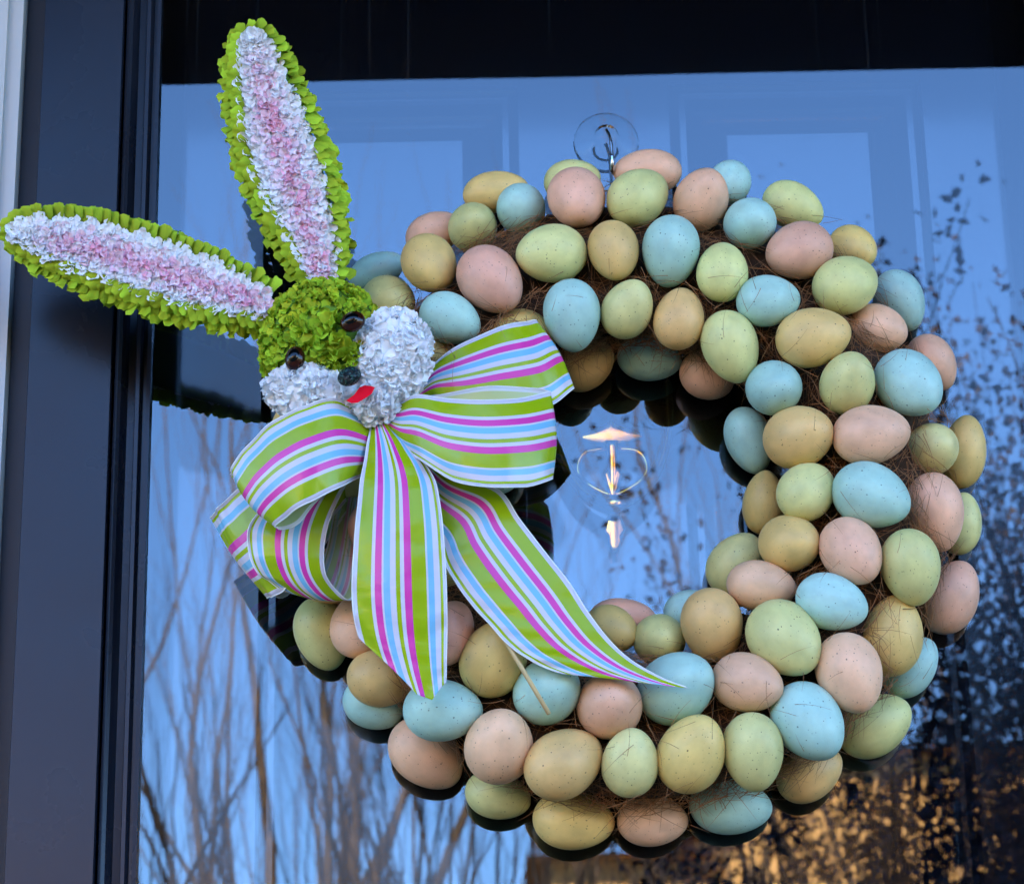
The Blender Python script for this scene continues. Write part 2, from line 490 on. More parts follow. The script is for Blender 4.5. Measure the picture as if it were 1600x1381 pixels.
def extrude_profile(prof, s, z0, z1):
    vs_, fs = [], []
    n = len(prof)
    for z in (z0, z1):
        for off, y in prof:
            x = xg - off
            if s > 0: x = 2 * XC - x
            vs_.append((x, y, z))
    for i in range(n):
        j = (i + 1) % n
        f = (i, j, n + j, n + i)
        fs.append(f if s < 0 else f[::-1])
    fs.append(tuple(range(n))[::-1] if s < 0 else tuple(range(n)))
    fs.append(tuple(range(n, 2 * n)) if s < 0 else tuple(range(n, 2 * n))[::-1])
    b = MB(); b.add(vs_, fs)
    return b.mesh('profile')


for s in (-1, 1):
    link('stile', extrude_profile(PROF_STILE, s, Z0, Z1), MT['black_paint'], sd_, smooth=False)
    link('glazing_bead', extrude_profile(PROF_BEAD, s, Z0 + 0.1205, Z1 - 0.1205), MT['black_paint'], sd_, smooth=False)
for z0, z1 in ((Z0, Z0 + 0.12), (Z1 - 0.12, Z1)):
    b = MB(); b.box(xs + SW * .72, 2 * XC - xs - SW * .72, -0.0215, 0.010, z0, z1)
    link('rail', b.mesh('rail'), MT['black_paint'], sd_, smooth=False)
b = MB()
b.box(xg - 0.004, 2 * XC - xg + 0.004, 0.0, 0.004, Z0 + 0.12, Z1 - 0.12)
me = b.mesh('glass_pane'); me.materials.append(MT['pane']); me.materials.append(MT['clear'])
me.polygons.foreach_set('material_index', [0 if p.normal.y < -0.9 else 1 for p in me.polygons])
link('glass_pane', me, None, sd_, smooth=False)

# ------------------------------------------------------------------ inner door
YD = 0.085
idr = empty('inner_door', (XC, YD, 0), 'glossy black panelled front door behind the glass', 'door')
DW = 0.455
pl = [X_at(405, YD) - XC, X_at(820, YD) - XC]; pr = [X_at(1066, YD) - XC, X_at(1481, YD) - XC]
hw0, hw1 = 0.5 * (abs(pl[1]) + pr[0]), 0.5 * (abs(pl[0]) + pr[1])
zt = P(1270, 131, -YD).z
rows = [(1.02, zt), (0.22, 0.86)]
b = MB()
for s in (-1, 1):
    b.box(*sorted((XC + s * hw1, XC + s * DW)), YD, YD + 0.044, 0.04, 2.34)
b.box(XC - hw0, XC + hw0, YD, YD + 0.044, 0.04, 2.34)
for s in (-1, 1):
    xa, xb = sorted((XC + s * hw0, XC + s * hw1))
    for z0, z1 in ((0.04, rows[1][0]), (rows[1][1], rows[0][0]), (rows[0][1], 2.34)):
        b.box(xa, xb, YD + 0.0001, YD + 0.044, z0, z1)
link('slab', b.mesh('slab'), MT['door_paint'], idr, smooth=False)
PPROF = [(0, 0), (0.0005, -0.005), (0.004, -0.0065), (0.0075, -0.005), (0.009, -0.0015), (0.0145, -0.0015), (0.018, 0.003), (0.0205, 0.0085), (0.024, 0.010),
         (0.026, 0.0095), (0.046, 0.0025), (0.0475, -0.001), (0.0500, -0.0015)]
for z0, z1 in rows:
    for s in (-1, 1):
        xa, xb = sorted((XC + s * hw0, XC + s * hw1))
        vs_, fs = [], []
        for ins, dy in PPROF:
            vs_ += [(xa + ins, YD + dy, z0 + ins), (xb - ins, YD + dy, z0 + ins), (xb - ins, YD + dy, z1 - ins), (xa + ins, YD + dy, z1 - ins)]
        for i in range(len(PPROF) - 1):
            for k in range(4):
                k2 = (k + 1) % 4
                fs.append((i * 4 + k, i * 4 + k2, i * 4 + 4 + k2, i * 4 + 4 + k))
        n = len(PPROF) * 4
        fs.append((n - 4, n - 3, n - 2, n - 1))
        b = MB(); b.add(vs_, fs)
        link('panel', b.mesh('panel'), MT['door_paint'], idr, smooth=False)

# door knocker: shaped name plate on top, central stem, swinging bail, striker
kn = MB()
kc = P(955, 730, -YD); kx = kc.x
K = 1.0 / (F_PX / ((2.0 + YD) / math.cos(PITCH)) / 1.0) * 1.02      # metres per photo px on the door


def kz(py):
    return P(955, py, -YD + 0.02).z


def outline(pts, y0, y1, bev, shear=0.12):
    """a plate with a rounded rim, given as its half outline (dx px, py)"""
    full = [(kx + dx * K, kz(py)) for dx, py in pts] + [(kx - dx * K, kz(py)) for dx, py in reversed(pts) if dx > 0.5]
    cx = kx; cz = sum(z for _, z in full) / len(full)
    vs_, fs = [], []
    n = len(full); zlo = min(z for _, z in full)
    for sc, y in ((1, y0), (1, y1 + bev), (0.98, y1 + bev * .25), (0.93, y1), (0.88, y1 - bev * .02), (0.4, y1 - bev * .05), (0.0, y1 - bev * .06)):
        for x, z in full:
            zz = cz + (z - cz) * sc
            vs_.append((cx + (x - cx) * sc, y - (shear * (zz - zlo) if y < y0 else 0), zz))
    for i in range(6):
        for k in range(n):
            k2 = (k + 1) % n
            fs.append((i * n + k, i * n + k2, (i + 1) * n + k2, (i + 1) * n + k))
    kb = MB(); kb.add(vs_, fs)
    return kb


stem = [(0.5, 690), (10, 690), (9, 700), (6, 716), (5, 728), (11, 738), (15, 746), (9, 756), (6, 770), (13, 776), (6, 792), (5, 806), (7, 812), (14, 821),
        (17, 827), (13, 834), (8, 840), (8, 852), (4, 861), (0.5, 863)]
kroot = link('door_knocker', outline(stem, YD, YD - 0.016, 0.005).mesh('knocker_stem'), MT['brass'], idr)
tag(kroot, 'brass urn shaped knocker')
plate = [(0.5, 655), (8, 664), (22, 668), (36, 674), (50, 679), (48, 685), (30, 690), (0.5, 693)]
link('name_plate', outline(plate, YD, YD - 0.020, 0.005).mesh('name_plate'), MT['brass'], kroot)
kb = MB()
arc = [(-88, 600), (-90, 640), (-84, 690), (-70, 735), (-46, 772), (-18, 792), (0, 797), (18, 792), (46, 772), (70, 735), (84, 690), (90, 640), (88, 600)]
pts = catmull([(kx + dx * K, YD - 0.026 - 0.008 * (1 - abs(dx) / 90), kz(py)) for dx, py in arc], 48)
t_ = np.linspace(-1, 1, 48)
kb.tube(pts, [0.0035 + 0.0055 * (1 - abs(v)) for v in t_], n=12)
link('bail_handle', kb.mesh('bail'), MT['brass'], kroot)
kb = MB()
arc = [(-10, 700), (-40, 705), (-52, 725), (-46, 748), (-15, 768), (0, 772), (15, 768), (46, 748), (52, 725), (40, 705), (10, 700)]
pts = catmull([(kx + dx * K, YD - 0.018, kz(py)) for dx, py in arc], 44)
kb.tube(pts, 0.0022, n=10)
link('inner_scroll', kb.mesh('scroll'), MT['brass'], kroot)

# ------------------------------------------------------------------ suction cup hook
sc0 = P(947, 224, 0.0)
suc = empty('suction_hook', sc0, 'clear suction cup with wire hook stuck on the glass above the wreath', 'suction hook')
MS = Matrix.Translation(sc0) @ Matrix.Rotation(RAD(90), 4, 'X')      # local z -> -y, out of the glass
b = MB(); b.lathe([(0.0275, 0.0008), (0.0275, 0.0016), (0.022, 0.004), (0.014, 0.0075), (0.010, 0.010), (0.0098, 0.015), (0.007, 0.018), (0.0001, 0.0185)], 40, MS)
link('cup', b.mesh('cup'), MT['plastic'], suc)
b = MB()
hk = [(0, -0.013, 0.006), (0.003, -0.016, -0.004), (0.004, -0.017, -0.022), (0.004, -0.02, -0.036), (0.003, -0.028, -0.040), (0.003, -0.034, -0.036), (0.003, -0.035, -0.028)]
b.tube(catmull([(sc0.x + x, y, sc0.z + z) for x, y, z in hk], 30), 0.0014, 10)
link('hook', b.mesh('hook'), MT['steel'], suc)

# ------------------------------------------------------------------ egg wreath
WCX, WCY, WMID = 1000, 780, 358
wc = P(WCX, WCY, 0.05)
wreath = empty('egg_wreath', wc, 'round wreath of pastel speckled eggs in brown straw hung on the glass', 'wreath')
A_, B_, C_, D_, E_ = (540, 230, 2.857), (1040, 220, 2.857), (1040, 650, 2.857), (440, 880, 2.667), (1000, 900, 2.667)
# zoom frame, centre, long and short axis, direction of the pointed end, dye, layer (f front, b resting on the glass, m between)
EGGS = [
    (A_, 140, 555, 265, 170, 25, 'B', 'b'), (A_, 395, 385, 270, 195, 25, 'P', 'b'), (A_, 375, 522, 282, 246, -60, 'Y', 'f'), (A_, 195, 685, 252, 222, -20, 'G', 'm'),
    (A_, 467, 766, 288, 228, -25, 'B', 'f'), (A_, 648, 594, 338, 276, -50, 'P', 'f'), (A_, 569, 355, 230, 222, 60, 'G', 'm'), (A_, 670, 200, 302, 190, 10, 'Y', 'b'),
    (A_, 784, 284, 238, 222, -80, 'B', 'm'), (A_, 1033, 230, 288, 264, -70, 'P', 'f'), (A_, 1012, 150, 262, 195, 10, 'G', 'b'), (A_, 1308, 222, 304, 254, 35, 'G', 'f'),
    (A_, 1347, 110, 316, 205, 180, 'P', 'b'), (A_, 917, 475, 326, 266, 185, 'G', 'f'), (A_, 1197, 464, 280, 232, -80, 'Y', 'f'), (A_, 1451, 465, 330, 260, -95, 'B', 'f'),
    (A_, 1011, 751, 330, 256, -85, 'B', 'f'), (A_, 1259, 721, 276, 228, 65, 'G', 'f'), (A_, 1489, 765, 284, 228, 80, 'Y', 'f'), (A_, 798, 868, 304, 275, -40, 'Y', 'm'),
    (A_, 1070, 968, 276, 228, 30, 'Y', 'b'), (A_, 1356, 944, 290, 202, -8, 'B', 'b'), (A_, 370, 905, 250, 200, -50, 'Y', 'm'),
    (B_, 161, 260, 290, 248, 70, 'P', 'f'), (B_, 288, 182, 216, 196, 60, 'B', 'b'), (B_, 570, 292, 292, 212, -25, 'G', 'b'), (B_, 381, 367, 240, 232, 20, 'B', 'f'),
    (B_, 594, 492, 318, 262, 195, 'P', 'f'), (B_, 838, 480, 226, 200, -35, 'Y', 'b'), (B_, 253, 583, 276, 234, 85, 'G', 'f'), (B_, 806, 643, 312, 262, 20, 'G', 'f'),
    (B_, 459, 714, 292, 232, 5, 'B', 'f'), (B_, 1045, 715, 292, 222, -65, 'B', 'b'), (B_, 290, 920, 334, 252, -72, 'G', 'f'), (B_, 660, 877, 342, 266, 12, 'Y', 'f'),
    (B_, 949, 840, 264, 220, -15, 'P', 'm'), (B_, 1190, 992, 272, 208, -58, 'P', 'b'), (B_, 188, 1050, 256, 214, -25, 'P', 'b'), (B_, 488, 1102, 250, 244, 10, 'B', 'f'),
    (B_, 814, 1078, 284, 244, 78, 'G', 'f'), (B_, 1088, 1085, 322, 280, -45, 'B', 'f'),
    (C_, 372, 110, 305, 204, -72, 'B', 'b'), (C_, 597, 92, 312, 276, 20, 'Y', 'f'), (C_, 918, 83, 348, 264, 8, 'P', 'f'), (C_, 1193, 145, 236, 228, 40, 'G', 'm'),
    (C_, 1330, 160, 328, 200, 82, 'Y', 'b'), (C_, 631, 334, 280, 246, 40, 'G', 'f'), (C_, 919, 355, 350, 282, -22, 'B', 'f'), (C_, 1205, 429, 352, 248, -80, 'P', 'm'),
    (C_, 1318, 480, 275, 182, 82, 'G', 'b'), (C_, 438, 385, 282, 184, 85, 'Y', 'b'), (C_, 557, 567, 266, 248, 5, 'Y', 'f'), (C_, 830, 606, 306, 262, -60, 'P', 'f'),
    (C_, 1095, 675, 338, 258, -80, 'G', 'f'), (C_, 1270, 808, 334, 246, 65, 'P', 'b'), (C_, 312, 658, 296, 228, 55, 'G', 'b'), (C_, 428, 758, 304, 218, -8, 'P', 'f'),
    (C_, 743, 831, 320, 242, -18, 'B', 'f'), (C_, 95, 862, 210, 165, 30, 'B', 'b'), (C_, 208, 937, 332, 266, -80, 'Y', 'f'), (C_, 532, 994, 352, 298, -48, 'G', 'f'),
    (C_, 1013, 980, 354, 266, 80, 'Y', 'm'), (C_, 1095, 1120, 292, 208, 52, 'B', 'b'), (C_, 366, 1190, 308, 252, -12, 'P', 'f'), (C_, 822, 1147, 348, 282, -72, 'P', 'f'),
    (E_, 85, 264, 212, 206, 20, 'G', 'm'), (E_, 155, 463, 326, 280, 40, 'B', 'f'), (E_, 703, 607, 328, 272, -55, 'B', 'f'), (E_, 978, 620, 316, 238, 30, 'G', 'b'),
    (E_, 215, 737, 328, 266, 68, 'Y', 'f'), (E_, 471, 733, 316, 242, -85, 'G', 'f'), (E_, 708, 822, 280, 206, 32, 'Y', 'b'), (E_, 378, 957, 326, 224, -4, 'B', 'b'),
    (E_, 52, 1018, 280, 202, 0, 'P', 'b'),
    (D_, 170, 293, 302, 222, -75, 'G', 'b'), (D_, 318, 256, 262, 220, 80, 'P', 'm'), (D_, 220, 130, 210, 160, 20, 'P', 'b'), (D_, 688, 290, 276, 218, 62, 'P', 'f'),
    (D_, 886, 395, 322, 266, 68, 'Y', 'f'), (D_, 800, 175, 200, 150, 60, 'B', 'b'), (D_, 412, 482, 264, 226, -20, 'Y', 'm'), (D_, 382, 588, 250, 198, -25, 'B', 'b'),
    (D_, 672, 612, 318, 246, 0, 'B', 'f'), (D_, 603, 795, 330, 250, -42, 'P', 'b'), (D_, 907, 757, 312, 272, 78, 'P', 'f'), (D_, 902, 965, 264, 190, -15, 'G', 'b'),
    (D_, 1178, 832, 328, 268, 28, 'Y', 'f'), (D_, 1217, 1070, 322, 232, -6, 'Y', 'b'), (D_, 1453, 828, 280, 226, 85, 'G', 'f'), (D_, 1110, 532, 284, 256, 40, 'B', 'f'),
    (D_, 1368, 590, 272, 262, 80, 'P', 'f'), (D_, 1375, 275, 222, 190, -20, 'Y', 'm'), (D_, 1420, 228, 270, 160, 0, 'P', 'b'),
]
full = (0, 0, 1.0)      # eggs that the bunny and the bow hide from the front
EGGS += [(full, 560, 610, 108, 86, 70, 'P', 'm'), (full, 500, 560, 108, 84, 80, 'G', 'b'), (full, 640, 660, 112, 90, 20, 'B', 'f'), (full, 470, 680, 108, 84, -70, 'Y', 'b'),
         (full, 560, 730, 110, 90, 10, 'G', 'f'), (full, 670, 760, 112, 88, 60, 'Y', 'f'), (full, 780, 720, 104, 80, 80, 'B', 'b'), (full, 490, 800, 108, 84, 50, 'B', 'm'),
         (full, 600, 830, 112, 92, -30, 'P', 'f'), (full, 700, 870, 110, 86, 20, 'G', 'f'), (full, 520, 900, 108, 84, 0, 'Y', 'm'), (full, 770, 620, 104, 82, -30, 'G', 'm')]


def egg_mesh(name, m):
    nu, nv = 22, 28
    V, Fc = [(1, 0, 0)], []
    for i in range(1, nu):
        th = math.pi * i / nu
        t = math.cos(th); r = math.sin(th) * (1 - 0.115 * t - 0.03 * t * t)
        for k in range(nv):
            a = 2 * math.pi * k / nv
            V.append((t, r * math.cos(a), r * math.sin(a)))
    V.append((-1, 0, 0))
    for k in range(nv):
        k2 = (k + 1) % nv
        Fc.append((0, 1 + k, 1 + k2))
        for i in range(nu - 2):
            Fc.append((1 + i * nv + k, 1 + (i + 1) * nv + k, 1 + (i + 1) * nv + k2, 1 + i * nv + k2))
        Fc.append((1 + (nu - 2) * nv + k, len(V) - 1, 1 + (nu - 2) * nv + k2))
    me = bpy.data.meshes.new(name); me.from_pydata(V, [], Fc)
    me.materials.append(m); me.polygons.foreach_set('use_smooth', [True] * len(me.polygons)); me.update()
    return me


EM = {'Y': egg_mesh('egg_yellow', egg_mat('yellow_egg', (0.68, 0.445, 0.15), (0.06, 0.035, 0.02))),
      'G': egg_mesh('egg_green', egg_mat('green_egg', (0.62, 0.57, 0.225), (0.06, 0.05, 0.02))),
      'P': egg_mesh('egg_pink', egg_mat('pink_egg', (0.75, 0.405, 0.25), (0.10, 0.045, 0.03))),
      'B': egg_mesh('egg_blue', egg_mat('blue_egg', (0.37, 0.57, 0.48), (0.05, 0.045, 0.035)))}
egg_pos = []
for (zf, zx, zy, la, sa, ang, dye, layer) in EGGS:
    px, py = zf[0] + zx / zf[2], zf[1] + zy / zf[2]
    la, sa = la / zf[2], sa / zf[2]
    off = math.hypot(px - WCX, py - WCY) - WMID
    q = 1 - min(1.0, (off / 172.0) ** 2)
    d = 0.030 + 0.062 * math.sqrt(max(q, 0))
    if layer == 'b':
        d = 0.0225 if off > 60 or off < -60 else 0.030
    elif layer == 'm':
        d = max(0.034, d - 0.024)
    dist = (2.0 - d) / math.cos(PITCH) / F_PX * 0.99
    pos = P(px, py, d)
    Sh = sa / 2 * dist * 1.025; Ap = la / 2 * dist * 1.025
    Lg = max(Ap, Sh * 1.27)
    s2 = (Lg * Lg - Ap * Ap) / max(1e-9, Lg * Lg - Sh * Sh)
    tl = math.asin(math.sqrt(min(0.97, max(0, s2)))) * (1 if random.random() < 0.6 else -1)
    a = RAD(ang)
    ax = (Rt * math.cos(a) + Up * math.sin(a)) * math.cos(tl) - Fw * math.sin(tl)
    ay = (Up * math.cos(a) - Rt * math.sin(a)); az = ax.cross(ay)
    rp = random.uniform(0, 6.28)
    ay2 = ay * math.cos(rp) + az * math.sin(rp); az2 = ax.cross(ay2)
    o = bpy.data.objects.new('egg', EM[dye]); col.objects.link(o)
    mw = Matrix.Identity(4)
    for k, (v, s) in enumerate(((ax, Lg), (ay2, Sh), (az2, Sh))):
        for j in range(3):
            mw[j][k] = v[j] * s
    mw.translation = pos - wc
    o.parent = wreath; o.matrix_local = mw
    egg_pos.append((Matrix.Translation(wc) @ mw).inverted())

def ring_pt(a, r, d):
    k = r / RM * WMID
    return P(WCX + k * math.cos(a), WCY - k * math.sin(a), d)


# straw core: a flattened ring that rests on the glass
RM = WMID * mpp(0.05)
b = MB()
vs_, fs = [], []
NA, NB = 96, 20
for i in range(NA):
    a = 2 * math.pi * i / NA
    for k in range(NB):
        t = 2 * math.pi * k / NB
        r = RM + (0.052 if math.cos(t) > 0 else 0.046) * math.cos(t) * (1 + 0.05 * math.sin(7 * a + k))
        dd = 0.037 + 0.032 * math.sin(t)
        vs_.append(ring_pt(a, r, dd))
for i in range(NA):
    for k in range(NB):
        i2, k2 = (i + 1) % NA, (k + 1) % NB
        fs.append((i * NB + k, i * NB + k2, i2 * NB + k2, i2 * NB + k))
b.add(vs_, fs)
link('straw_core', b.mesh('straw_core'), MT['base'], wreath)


EGG_INV = np.array([[list(r) for r in m_] for m_ in egg_pos])


def in_eggs(pts, grow=1.01):
    h = np.hstack([np.array(pts), np.ones((len(pts), 1))])
    q = np.einsum('eij,pj->epi', EGG_INV, h)[..., :3]
    return bool((np.einsum('epi,epi->ep', q, q) < grow).any())


def strands(name, n, lift, length, rad, mtl, parent, seed, spread=1.0):
    rs = random.Random(seed)
    V, Fc = [], []
    made = tries = 0
    while made < n and tries < n * 12:
        tries += 1
        a = rs.uniform(0, 2 * math.pi); t = rs.uniform(0.30, math.pi - 0.30)
        rr, dp = 0.050 + rs.uniform(0, lift * .6), 0.036 + rs.uniform(-.004, lift)
        r = RM + (rr + (0.006 if math.cos(t) > 0 else -0.002)) * math.cos(t); dd = 0.036 + dp * max(-0.3, math.sin(t))
        nrm = Vector((math.cos(t) * math.cos(a), -max(math.sin(t), -.3), math.cos(t) * math.sin(a))).normalized()
        p = ring_pt(a, r, max(dd, 0.012))
        tg = nrm.orthogonal().normalized(); tg.rotate(Matrix.Rotation(rs.uniform(0, 6.28), 3, nrm))
        dr = (tg + nrm * rs.uniform(-0.1, 0.55) * spread).normalized()
        bend = nrm.cross(dr) * rs.uniform(-1, 1) - nrm * rs.uniform(0.1, 0.6)
        ln = length * rs.uniform(0.5, 1.5); k = 5
        pts = []
        for i in range(k):
            s = i / (k - 1)
            q = p + dr * ln * (s - .3) + bend * ln * 0.35 * (s - .3) ** 2
            q.y = min(q.y, -0.004)
            pts.append(q)
        if in_eggs(pts): continue
        made += 1
        n0 = len(V)
        t1 = (pts[-1] - pts[0]).normalized(); e1 = t1.orthogonal().normalized(); e2 = t1.cross(e1)
        for i, q in enumerate(pts):
            rd = rad * (1 - 0.75 * i / (k - 1)) * rs.uniform(.8, 1.2)
            for j in range(3):
                th = 2.0944 * j
                V.append(tuple(q + (e1 * math.cos(th) + e2 * math.sin(th)) * rd))
        for i in range(k - 1):
            for j in range(3):
                j2 = (j + 1) % 3
                Fc.append((n0 + i * 3 + j, n0 + i * 3 + j2, n0 + i * 3 + 3 + j2, n0 + i * 3 + 3 + j))
    me = bpy.data.meshes.new(name); me.from_pydata(V, [], Fc)
    o = link(name, me, mtl, parent)
    o['kind'] = 'stuff'
    return o


strands('straw_fibre', 7000, 0.028, 0.030, 0.00034, MT['straw'], wreath, 3)
strands('stray_straw', 330, 0.058, 0.024, 0.00024, MT['straw'], wreath, 5, spread=1.5)


# ------------------------------------------------------------------ petals
def petal_template(nu=7, nv=5, W=1.0, Lh=1.0, cup=0.35, ruffle=0.10, lobes=3, curl=0.5, seed=0):
    rs = np.random.default_rng(seed)
    ph = rs.uniform(0, 6.28, 4)
    V = []
    for j in range(nv):
        v = j / (nv - 1)
        w = W * 0.5 * (0.28 + 0.72 * math.sin(min(1.0, v * 1.25) * math.pi / 2)) * (1 - 0.10 * max(0, v - .8) / .2)
        for i in range(nu):
            u = 2 * i / (nu - 1) - 1
            tip = 1 - 0.42 * abs(u) ** 2.6 * v + 0.05 * math.cos(lobes * math.pi * u + ph[0]) * v * v
            z = cup * v * v * curl + cup * 0.40 * u * u * v - ruffle * v * v * math.cos(u * lobes * 2.0 + ph[1])
            V.append((u * w, v * Lh * tip, z))
    Fc = [(j * nu + i, j * nu + i + 1, (j + 1) * nu + i + 1, (j + 1) * nu + i) for j in range(nv - 1) for i in range(nu - 1)]
    return np.array(V), np.array(Fc)


TEMPL = [petal_template(seed=s, cup=c, ruffle=r) for s, c, r in ((1, .30, .09), (2, .45, .12), (3, .20, .14), (4, .35, .07), (5, .55, .10))]


def petal_cloud(name, items, mtl, parent):
    """items: (origin, up = growing direction, normal, size, colour)"""
    Vs, Fs, Cs = [], [], []
    n0 = 0
    for k, (o, y, nrm, size, c) in enumerate(items):
        tv, tf = TEMPL[k % len(TEMPL)]
        y = y.normalized(); x = y.cross(nrm).normalized(); z = x.cross(y)
        B3 = np.array([x, y, z])
        v = tv * size @ B3 + np.array(o)
        Vs.append(v); Fs.append(tf + n0); n0 += len(v)
        # each petal's tint gets paler from base to tip
        g = np.linspace(0.93, 1.05, 5).repeat(7)[:, None]
        cc = np.clip(np.array(c)[None, :] * g, 0, 0.92)
        Cs.append(np.hstack([cc, np.ones((len(v), 1))]))
    me = np_mesh(name, np.vstack(Vs), np.vstack(Fs), np.vstack(Cs))
    o = link(name, me, mtl, parent); o['kind'] = 'stuff'
    return o


def rand_green(rs):
    k = rs.uniform(0.65, 1.2)
    h = rs.uniform(-0.06, 0.09)
    return ((0.38 + h) * k, 0.52 * k, 0.030 * k)


def rand_white(rs):
    k = rs.uniform(0.90, 1.06)
    return (0.93 * k, 0.93 * k, 0.93 * k)


def rand_pink(rs, f):
    k = rs.uniform(0.92, 1.05)
    f = max(0, min(1, f + rs.uniform(-.35, .35)))
    return (0.92 * k, (0.90 - 0.44 * f) * k, (0.91 - 0.30 * f) * k)


def ellip_items(c, rad, n, size, colf, rs, ymin=-1.0, rot=None, lean=0.75, keep=None):
    items = []
    ga = math.pi * (3 - math.sqrt(5))
    for i in range(n):
        zz = 1 - 2 * (i + .5) / n; rr = math.sqrt(1 - zz * zz); a = ga * i
        s = Vector((rr * math.cos(a), rr * math.sin(a), zz))
        p = Vector((s.x * rad[0], s.y * rad[1], s.z * rad[2]))
        nn_ = Vector((s.x / rad[0], s.y / rad[1], s.z / rad[2])).normalized()
        if rot is not None:
            p = rot @ p; nn_ = rot @ nn_
        p = p + c
        if p.y > -0.03: continue
        if keep is not None and not keep(p): continue
        tg = nn_.orthogonal().normalized(); tg.rotate(Matrix.Rotation(rs.uniform(0, 6.28), 3, nn_))
        up = (nn_ * lean * .50 + tg * rs.uniform(.7, 1.1) + Vector((0, 0, -.12))).normalized()
        items.append((p - nn_ * size * 0.25, up, nn_ - tg * 0.2, size * rs.uniform(.75, 1.25), colf(rs)))
    return items


# ------------------------------------------------------------------ bunny pick
rs = random.Random(21)
hc = P(507, 545, 0.112)
bunny = empty('bunny_pick', hc, 'green paper flower bunny head with tall ears and white cheeks on a stick', 'bunny decoration')
HR = (0.046, 0.044, 0.052)


def ellipsoid(name, c, rad, mtl, parent, rot=None, n=24):
    b = MB()
    prof = [(max(1e-4, math.sin(math.pi * i / 14)), -math.cos(math.pi * i / 14)) for i in range(15)]
    M4 = Matrix.Translation(c) @ (rot.to_4x4() if rot is not None else Matrix.Identity(4)) @ Matrix.Diagonal((*rad, 1))
    b.lathe(prof, n, M4)
    return link(name, b.mesh(name), mtl, parent)


head = ellipsoid('head', hc, HR, MT['head_core'], bunny)
tilt = Matrix.Rotation(RAD(-14), 3, 'Y')
cheeks = [(P(612, 556, 0.140), (0.0275, 0.024, 0.0345), Matrix.Rotation(RAD(12), 3, 'Y')), (P(484, 612, 0.142), (0.0315, 0.022, 0.0185), Matrix.Rotation(RAD(6), 3, 'Y')),
          (P(585, 632, 0.140), (0.017, 0.017, 0.012), Matrix.Identity(3))]
bridge = (P(522, 545, 0.142), (0.027, 0.024, 0.026))


def inside(p, c, r, rot=None, g=0.93):
    q = p - c
    if rot is not None: q = rot.transposed() @ q
    return (q.x / r[0]) ** 2 + (q.y / r[1]) ** 2 + (q.z / r[2]) ** 2 < g


eyes = [(P(551, 503, 0.170), 0.0096), (P(461, 560, 0.165), 0.0094)]


def not_eye(p):
    return all((Vector((p.x, 0, p.z)) - Vector((e.x, 0, e.z))).length > r * 1.15 or p.y > -0.12 for e, r in eyes)


items = ellip_items(hc, HR, 1500, 0.0098, rand_green, rs, keep=lambda p: not_eye(p) and not any(inside(p, *c) for c in cheeks) and not inside(p, *bridge))
items += ellip_items(*bridge, 420, 0.0100, rand_green, rs, keep=lambda p: not_eye(p) and not any(inside(p, *c) for c in cheeks) and not inside(p, hc, HR))
petal_cloud('green_petals', items, MT['green_petal'], head)
for i, (c, r, ro) in enumerate(cheeks):
    ck = ellipsoid('chin' if i == 2 else 'cheek', c, r, MT['white_core'], bunny, ro)
    it = ellip_items(c, r, (620, 500, 210)[i], 0.0100, rand_white, rs, rot=ro, lean=0.55, keep=lambda p: all(j == i or not inside(p, *cheeks[j]) for j in range(3)) and not inside(p, hc, HR))
    petal_cloud('white_petals', it, MT['white_petal'], ck)
for i, (e, r) in enumerate(eyes):
    ro = Matrix.Rotation(RAD(-25 if i == 0 else 10), 3, 'Y')
    rx, rz = ((r * 1.02, r * .82), (r * .80, r * 1.02))[i]
    eo = ellipsoid('eye', e, (rx, 0.0065, rz), MT['eye_brown'], bunny, ro)
    ellipsoid('pupil', e + Vector((-.0004, -0.0025, 0.0004)), (rx * .72, 0.0047, rz * .72), MT['eye_black'], eo, ro)
ellipsoid('nose', P(546, 588, 0.177), (0.0092, 0.0065, 0.0072), MT['glitter'], bunny, Matrix.Rotation(RAD(-25), 3, 'Y'))
b = MB()
mo = [(541, 626), (553, 617), (562, 605), (570, 602), (579, 603), (586, 605), (581, 615), (571, 622), (559, 629), (549, 630)]
for dd in (0.1655, 0.1640):
    for (x, y) in mo:
        b.v.append(tuple(P(x, y, dd)))
n = len(mo)
b.f = [tuple(range(n))[::-1], tuple(range(n, 2 * n))] + [(i, (i + 1) % n, n + (i + 1) % n, n + i) for i in range(n)]
b.m = [0] * len(b.f)
link('mouth', b.mesh('mouth'), MT['red'], bunny, smooth=False)
b = MB()
b.tube([P(560, 620, 0.085), P(700, 850, 0.118), P(788, 998, 0.1262), P(858, 1115, 0.1275)], [0.0019, 0.0019, 0.0018, 0.0017], 8)
link('stick', b.mesh('stick'), MT['stick'], bunny)

# rim petals: a few shared fan shaped meshes
RIM = []
for s in range(6):
    tv, tf = petal_template(nu=11, nv=4, W=1.0, Lh=1.0, cup=-0.22, ruffle=0.085, lobes=3, curl=1.0, seed=40 + s)
    c = rand_green(random.Random(60 + s))
    g = np.linspace(0.62, 1.12, 4).repeat(11)[:, None]  # shade between the petals painted into the tint: dark base, light tip
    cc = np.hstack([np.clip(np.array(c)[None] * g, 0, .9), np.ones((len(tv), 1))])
    me = np_mesh('rim_petal_%s' % 'abcdef'[s], tv, tf, cc)
    me.materials.append(MT['green_petal']); me.polygons.foreach_set('use_smooth', [True] * len(me.polygons))
    RIM.append(me)


